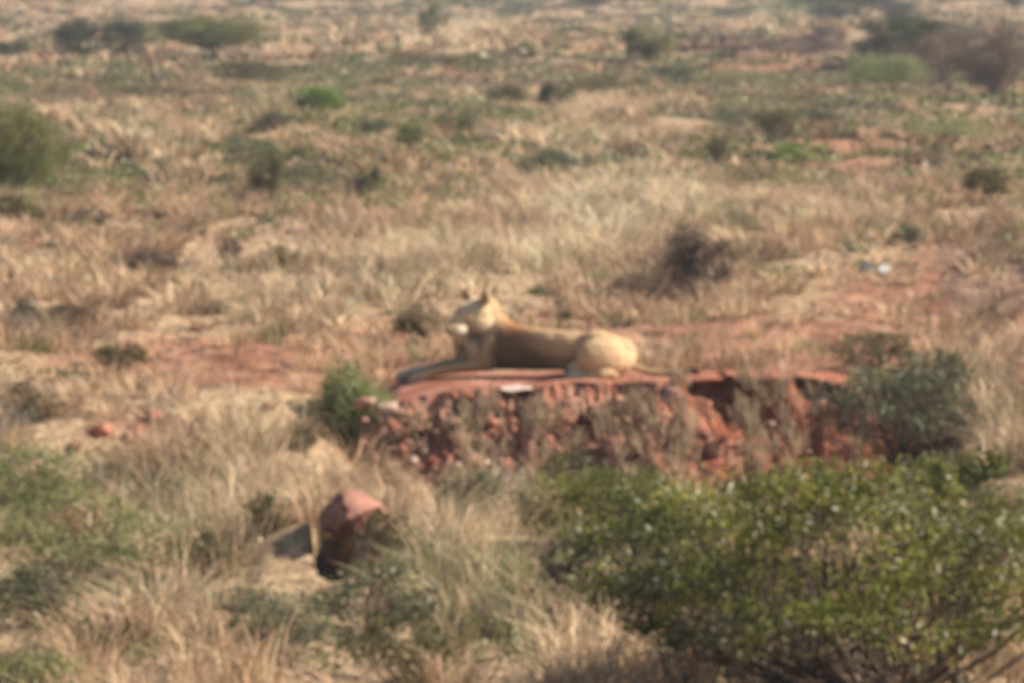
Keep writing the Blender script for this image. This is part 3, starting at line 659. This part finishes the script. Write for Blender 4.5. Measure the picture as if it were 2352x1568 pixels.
tag(mesh_np('dry_grass', V, [Q, T], M_GRASS, color=C), 'thin dry grass stalks growing out of the face of the red bank', 'grass', kind='stuff')

# ------------------------------------------------------------------ the lion
LX, LY, LZ = 0.0, 40.0, 0.04
_segs = []
def cap(a, ra, b_, rb, n=None):
    a = np.array(a, float); b_ = np.array(b_, float); L_ = np.linalg.norm(b_ - a)
    n = n or max(2, int(L_ / (min(ra, rb) * .10)) + 1)
    for t_ in np.linspace(0, 1, n):
        _segs.append((a + (b_ - a) * t_, np.eye(3) * (ra + (rb - ra) * t_)))
def ell(c, r, rot=(0, 0, 0)):
    from mathutils import Euler
    M_ = np.array(Euler(rot).to_matrix()) @ np.diag(r); _segs.append((np.array(c, float), M_))
# trunk: hips rolled towards the camera, chest turned away
cap((.86, .02, .22), .175, (.62, .05, .25), .150); cap((.62, .05, .25), .150, (.28, .10, .247), .160)
cap((.28, .10, .247), .160, (-.02, .15, .265), .165); cap((-.02, .15, .265), .165, (-.20, .15, .24), .14)
cap((.66, .07, .19), .130, (.28, .13, .175), .145); cap((.28, .13, .175), .145, (-.12, .17, .18), .165)
ell((-.03, .10, .26), (.12, .08, .16), (0, .35, 0)); ell((.02, .12, .36), (.12, .08, .075)); ell((-.24, .13, .22), (.13, .13, .16))
ell((.04, .15, .345), (.16, .08, .095)); ell((.76, .03, .31), (.17, .11, .115), (0, .1, 0)); ell((.99, .04, .20), (.12, .14, .15)); ell((.56, .0, .26), (.24, .13, .14)); ell((.40, .05, .25), (.22, .13, .15))
cap((-.20, .13, .12), .10, (-.33, .11, .22), .10)             # brisket
# neck
cap((-.03, .15, .30), .150, (-.18, .11, .43), .120); cap((-.18, .13, .28), .125, (-.24, .08, .46), .110)
# head
HS = 1.34; HC = np.array([-.315, .02, .522]); th = R(38); dn = R(22)
fw = np.array([-math.cos(th) * math.cos(dn), -math.sin(th) * math.cos(dn), -math.sin(dn)])
sd_ = np.cross([0, 0, 1.], fw); sd_ /= np.linalg.norm(sd_)        # towards the camera side is -sd or +sd
if sd_[1] > 0: sd_ = -sd_
upv = np.cross(fw, sd_); upv = upv if upv[2] > 0 else -upv
def hp(f, s, u_): return HC + (fw * f + sd_ * s + upv * u_) * HS
HR = np.stack([fw, sd_, upv], 1)
NB = len(_segs)
def hell(f, s, u_, r): _segs.append((hp(f, s, u_), HR @ np.diag(r) * HS))
hell(0, 0, 0, (.135, .112, .118)); hell(-.07, 0, -.01, (.11, .10, .105))
hell(.06, 0, .045, (.11, .085, .065)); hell(.12, 0, .035, (.10, .045, .045))           # forehead, bridge
for s in (-1, 1):
    hell(.03, .065 * s, -.045, (.085, .055, .065)); hell(.095, .052 * s, .022, (.045, .028, .026))  # cheek, brow
    hell(.200, .032 * s, -.034, (.060, .042, .042))                                          # whisker pads
    # ear: cupped disc
    for a in np.linspace(-1, 1, 9):
        for h_ in np.linspace(0, 1, 6):
            wd = math.cos(a * 1.35 * (h_ * .75 + .25)) 
            _segs.append((hp(-.045 - .02 * abs(a) * 0 - .018 * (1 - a * a) * 1 + .012, s * (.083 + .022 * h_) + a * .042 * (1.08 - .30 * h_ ** 2), .080 + .066 * h_ * (1 - .25 * a * a)), HR @ np.diag((.0105, .013, .017)) * HS))
cap(hp(.08, 0, -.01), .083, hp(.215, 0, -.012), .058); cap(hp(.14, 0, .03), .042, hp(.255, 0, .010), .031)
cap(hp(.03, 0, -.075), .068, hp(.205, 0, -.085), .040)           # lower jaw
NH = len(_segs)
# near foreleg and far foreleg, stretched out over the edge of the bank
for (sy, dx) in ((0.0, 0.0), (.20, -.14)):
    y0 = -.005 + sy
    cap((-.16 + dx * .8, y0 + .03, .26), .105, (-.24 + dx, y0 - .02, .11), .080)
    cap((-.36 + dx * .8, y0 + .05, .25), .070, (-.31 + dx, y0, .10), .066)
    cap((-.20 + dx, y0 - .02, .09), .072, (-.46 + dx, y0 - .04, .055), .052)
    cap((-.46 + dx, y0 - .04, .055), .052, (-.72 + dx, y0 - .05, .005), .044)
    cap((-.72 + dx, y0 - .05, .005), .046, (-.86 + dx, y0 - .055, -.045), .056)
    for j in (-1.5, -.5, .5, 1.5):
        cap((-.86 + dx, y0 - .055 + j * .026, -.05), .026, (-.915 + dx, y0 - .055 + j * .030, -.068), .022)
# near hind leg folded, thigh rolled out; far hind leg mostly hidden
ell((.80, -.135, .200), (.235, .120, .175), (R(-18), R(8), R(10))); ell((.92, -.06, .16), (.15, .12, .14))
cap((.72, -.16, .14), .11, (.56, -.20, .095), .070); cap((.56, -.20, .09), .068, (.86, -.25, .055), .046)
cap((.90, -.25, .05), .040, (.62, -.31, .035), .036); cap((.62, -.31, .035), .040, (.53, -.32, .030), .044)
for j in (-1.5, -.5, .5, 1.5): cap((.53, -.32 + j * .02, .026), .022, (.485, -.32 + j * .024, .020), .019)
cap((.70, .22, .12), .10, (.50, .28, .08), .06); cap((.5, .28, .06), .055, (.82, .30, .05), .042)
# tail lying on the bank
tp = [(1.04, .06, .12), (1.16, .02, .075), (1.28, -.06, .050), (1.40, -.12, .055), (1.52, -.15, .066)]
for a, b_ in zip(tp[:-1], tp[1:]): cap(a, .030, b_, .027)
bendy = lambda x: .60 * np.clip(.80 - x, 0, 1.0)
HB = np.array([0, bendy(HC[0]), 0])
_segs = [(c + np.array([0, bendy(c[0]), 0]), M_) for c, M_ in _segs[:NB]] + [(c + HB, M_) for c, M_ in _segs[NB:NH]] + [(c + np.array([0, bendy(c[0]), 0]), M_) for c, M_ in _segs[NH:]]
HC = HC + HB
Vs, Fs = [], []; off = 0
for c, M_ in _segs:
    Vs.append(ICO2 @ M_.T + c); Fs.append(ICO2F + off); off += len(ICO2)
me = bpy.data.meshes.new('lion'); VV = np.concatenate(Vs); FF = np.concatenate(Fs)
me.from_pydata(VV.tolist(), [], FF.tolist()); tmp = link(bpy.data.objects.new('lion', me))
rm = tmp.modifiers.new('r', 'REMESH'); rm.mode = 'VOXEL'; rm.voxel_size = .0075
smo = tmp.modifiers.new('s', 'SMOOTH'); smo.iterations = 10; smo.factor = .5
bpy.context.view_layer.update()
dg = bpy.context.evaluated_depsgraph_get()
lm = bpy.data.meshes.new_from_object(tmp.evaluated_get(dg)); bpy.data.objects.remove(tmp); lm.name = 'lion'
nv = len(lm.vertices); co = np.empty(nv * 3, np.float32); lm.vertices.foreach_get('co', co); co = co.reshape(-1, 3)
no = np.empty(nv * 3, np.float32); lm.vertices.foreach_get('normal', no); no = no.reshape(-1, 3)
# coat: tawny back, paler flank, cream muzzle, chin, belly and inner legs, dark backs of the ears
taw = np.array([.62, .41, .22]); back_ = np.array([.58, .33, .15]); cream = np.array([.84, .74, .56]); dark = np.array([.10, .07, .05]); buff = np.array([.74, .53, .31])
col = np.tile(taw, (nv, 1))
def blend(c, k_): 
    global col
    k_ = np.clip(k_, 0, 1)[:, None]; col = col * (1 - k_) + np.array(c) * k_
X_, Y_, Z_ = co.T
blend(back_, sm(.36, .43, Z_) * sm(-.1, .0, X_) * .6); blend(buff, sm(.2, .8, X_) * .8)
blend(cream, (1 - sm(.06, .15, Z_)) * (X_ > -.15) * (X_ < .6) * .7)

loc = (co - HC) @ HR / HS; f_, s_, u_ = loc.T
hd = 1 - sm(.12, .25, np.sqrt((f_ - .09) ** 2 + s_ ** 2 + u_ ** 2))
blend((.80, .64, .41), hd * .9)
blend(cream, hd * np.maximum(sm(.13, .2, f_) * (u_ < .0), (1 - sm(-.09, -.04, u_))) * .9)
blend(cream, hd * np.exp(-(((f_ - .115) / .03) ** 2 + ((np.abs(s_) - .055) / .025) ** 2 + ((u_ + .012) / .014) ** 2)) * .8)
blend((.42, .26, .12), hd * np.exp(-((np.abs(s_) / .02) ** 2 + ((f_ - .16) / .1) ** 2)) * .35 * (u_ > 0))
blend((.40, .17, .06), np.exp(-(((X_ - .05) / .11) ** 2 + ((Z_ - .42) / .10) ** 2)) * .9)
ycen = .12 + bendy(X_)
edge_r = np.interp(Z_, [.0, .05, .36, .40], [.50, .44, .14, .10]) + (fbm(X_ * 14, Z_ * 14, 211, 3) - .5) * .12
painted_shade = sm(-.22, -.13, X_ + (fbm(X_ * 20, Z_ * 20, 213, 2) - .5) * .05) * (1 - sm(-.22, .14, X_ - edge_r)) * (1 - sm(.30, .41, Z_ + (fbm(X_ * 16, Y_ * 16, 217, 2) - .5) * .06)) * (Y_ < ycen + .05)  # shade over shoulder and flank, painted brown into the coat colour
painted_shade = np.maximum(painted_shade, np.exp(-(((X_ + .36) / .07) ** 2 + ((Z_ - .33) / .045) ** 2)) * (Z_ < .40) * .9)  # painted shade under the jaw, on the throat
blend((.17, .11, .07), painted_shade * .82)
mouth = np.exp(-((u_ + .058) / .0075) ** 2) * (f_ > .12) * (np.abs(s_) > .005); blend(dark, hd * mouth * .8)
earz = (u_ > .105) * hd
nf = no @ fw
blend((.20, .13, .08), earz * sm(-.1, -.5, nf) * 0 + (u_ > .09) * (f_ < .0) * (np.abs(s_) > .05) * (nf < -.3) * (Z_ > .6) * (X_ < -.1) * .8)
blend((.50, .33, .19), (u_ > .10) * (np.abs(s_) > .06) * (nf > .2) * (f_ > -.09) * (Z_ > .6) * (X_ < -.1) * .5)
blend((.66, .58, .47), sm(-.6, -.85, X_) * .5)
col = col * (1 + (fbm(X_ * 9 + 40, Z_ * 9 + Y_ * 7, 201, 4)[:, None] - .5) * .22)
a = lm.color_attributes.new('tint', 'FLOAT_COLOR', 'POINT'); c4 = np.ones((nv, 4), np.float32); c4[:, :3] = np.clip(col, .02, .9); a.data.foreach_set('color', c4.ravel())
lm.polygons.foreach_set('use_smooth', np.ones(len(lm.polygons), bool))
mF, t, b = mat_new('lion fur'); L = t.links
vc = N(t, 'ShaderNodeVertexColor', layer_name='tint'); tc = N(t, 'ShaderNodeTexCoord')
mp = N(t, 'ShaderNodeMapping'); mp.inputs['Scale'].default_value = (28, 60, 110); L.new(tc.outputs['Object'], mp.inputs[0])
nn = noise(t, 1.6, 4, .7, mp.outputs[0])
mr = N(t, 'ShaderNodeMapRange'); mr.inputs['To Min'].default_value = .82; mr.inputs['To Max'].default_value = 1.14; mr.inputs['From Min'].default_value = .3; mr.inputs['From Max'].default_value = .7
L.new(nn.outputs['Fac'], mr.inputs['Value'])
mu = N(t, 'ShaderNodeVectorMath', operation='SCALE'); L.new(vc.outputs['Color'], mu.inputs[0]); L.new(mr.outputs[0], mu.inputs['Scale'])
L.new(mu.outputs[0], b.inputs['Base Color']); b.inputs['Roughness'].default_value = .75; b.inputs['Specular IOR Level'].default_value = .2
b.inputs['Sheen Weight'].default_value = .15; b.inputs['Sheen Roughness'].default_value = .5
bp = N(t, 'ShaderNodeBump'); bp.inputs['Strength'].default_value = .35; bp.inputs['Distance'].default_value = .006
L.new(nn.outputs['Fac'], bp.inputs['Height']); L.new(bp.outputs[0], b.inputs['Normal'])
lm.materials.clear(); lm.materials.append(mF)
lion = link(bpy.data.objects.new('lion', lm)); lion.location = (LX, LY, LZ)
tag(lion, 'pale tawny lion with rusty nape and brown shade painted on its shoulder, lying on the red bank, head raised', 'lion')
# eyes, nose, tail tuft
def small(name, c, r, mat, base=ICO3, f=ICO3F, color=(1, 1, 1), rot=HR):
    V = (base @ np.diag(r)) @ rot.T + c
    return mesh_np(name, V, [f], mat, parent=lion, color=color, smooth=True)
mE, t, b = mat_new('eye'); b.inputs['Base Color'].default_value = (.16, .085, .02, 1); b.inputs['Roughness'].default_value = .08
mN, t, b = mat_new('nose leather'); nn = noise(t, 60, 3); rr = ramp(t, [(.3, (.07, .04, .035)), (.7, (.16, .09, .08))]); t.links.new(nn.outputs['Fac'], rr.inputs[0]); t.links.new(rr.outputs[0], b.inputs['Base Color']); b.inputs['Roughness'].default_value = .4
for s in (-1, 1): small('eye', hp(.124, .054 * s, .010), (.019, .021, .015), mE)
small('nose', hp(.268, 0, .002), (.019, .031, .020), mN)
base = np.tile(np.array([1.54, -.152, .066]), (420, 1)) + rng.normal(0, .012, (420, 3))
base[:, 0] += rng.uniform(-.03, .09, 420)
V, Q, T, C = blades(base, rng.uniform(.02, .05, 420), rng.uniform(.003, .006, 420), rng.uniform(.5, 2.2, 420), rng.normal(0, .6, 420), rng.uniform(0, .9, 420), np.tile([.09, .06, .045], (420, 1)))
mesh_np('tail_tuft', V, [Q, T], M_GRASS, parent=lion, color=C)

# short coat hair following the body from nose to tail
pick = rng.integers(0, nv, 70000); pick = pick[(loc[pick, 2] < .1) | (np.abs(loc[pick, 0]) > .2)]
pp, nn_ = co[pick], no[pick]; flow = np.tile([1., .25, -.35], (len(pick), 1)) + rng.normal(0, .2, (len(pick), 3))
flow -= (flow * nn_).sum(1)[:, None] * nn_; flow /= np.linalg.norm(flow, axis=1)[:, None] + 1e-9
ln = rng.uniform(.010, .022, (len(pick), 1)); sdv = np.cross(flow, nn_) * .0014
tipp = pp + flow * ln + nn_ * ln * .28
Vh = np.stack([pp - sdv, pp + sdv, tipp], 1).reshape(-1, 3); o_ = np.arange(len(pick)) * 3
Ch = np.repeat(np.clip(col[pick] * (1 + rng.normal(0, .14, (len(pick), 1))), .02, .9), 3, 0)
mesh_np('coat', Vh, [np.stack([o_, o_ + 1, o_ + 2], 1)], M_GRASS, parent=lion, color=Ch)

# ------------------------------------------------------------------ air between here and the far hill
mH = bpy.data.materials.new('haze'); mH.use_nodes = True; t = mH.node_tree
t.nodes.remove(t.nodes['Principled BSDF'])
pv = t.nodes.new('ShaderNodeVolumePrincipled'); pv.inputs['Color'].default_value = (.74, .84, 1.0, 1); pv.inputs['Density'].default_value = .00058
pv.inputs['Anisotropy'].default_value = .3
t.links.new(pv.outputs[0], t.nodes['Material Output'].inputs['Volume'])
zt_ = float(Z.max()) + 3; zb = float(Z.min()) - 1
x1 = float(np.abs(X).max()) + 10; y0, y1 = float(Y.min()) - 10, float(Y.max()) + 10
Vb = [(sx * x1, y, z) for z in (zb, zt_) for (sx, y) in ((-1, y0), (1, y0), (1, y1), (-1, y1))]
me = bpy.data.meshes.new('haze'); me.from_pydata(Vb, [], [(0, 3, 2, 1), (4, 5, 6, 7), (0, 1, 5, 4), (1, 2, 6, 5), (2, 3, 7, 6), (3, 0, 4, 7)]); me.materials.append(mH)
hz = link(bpy.data.objects.new('haze', me)); tag(hz, kind='stuff')
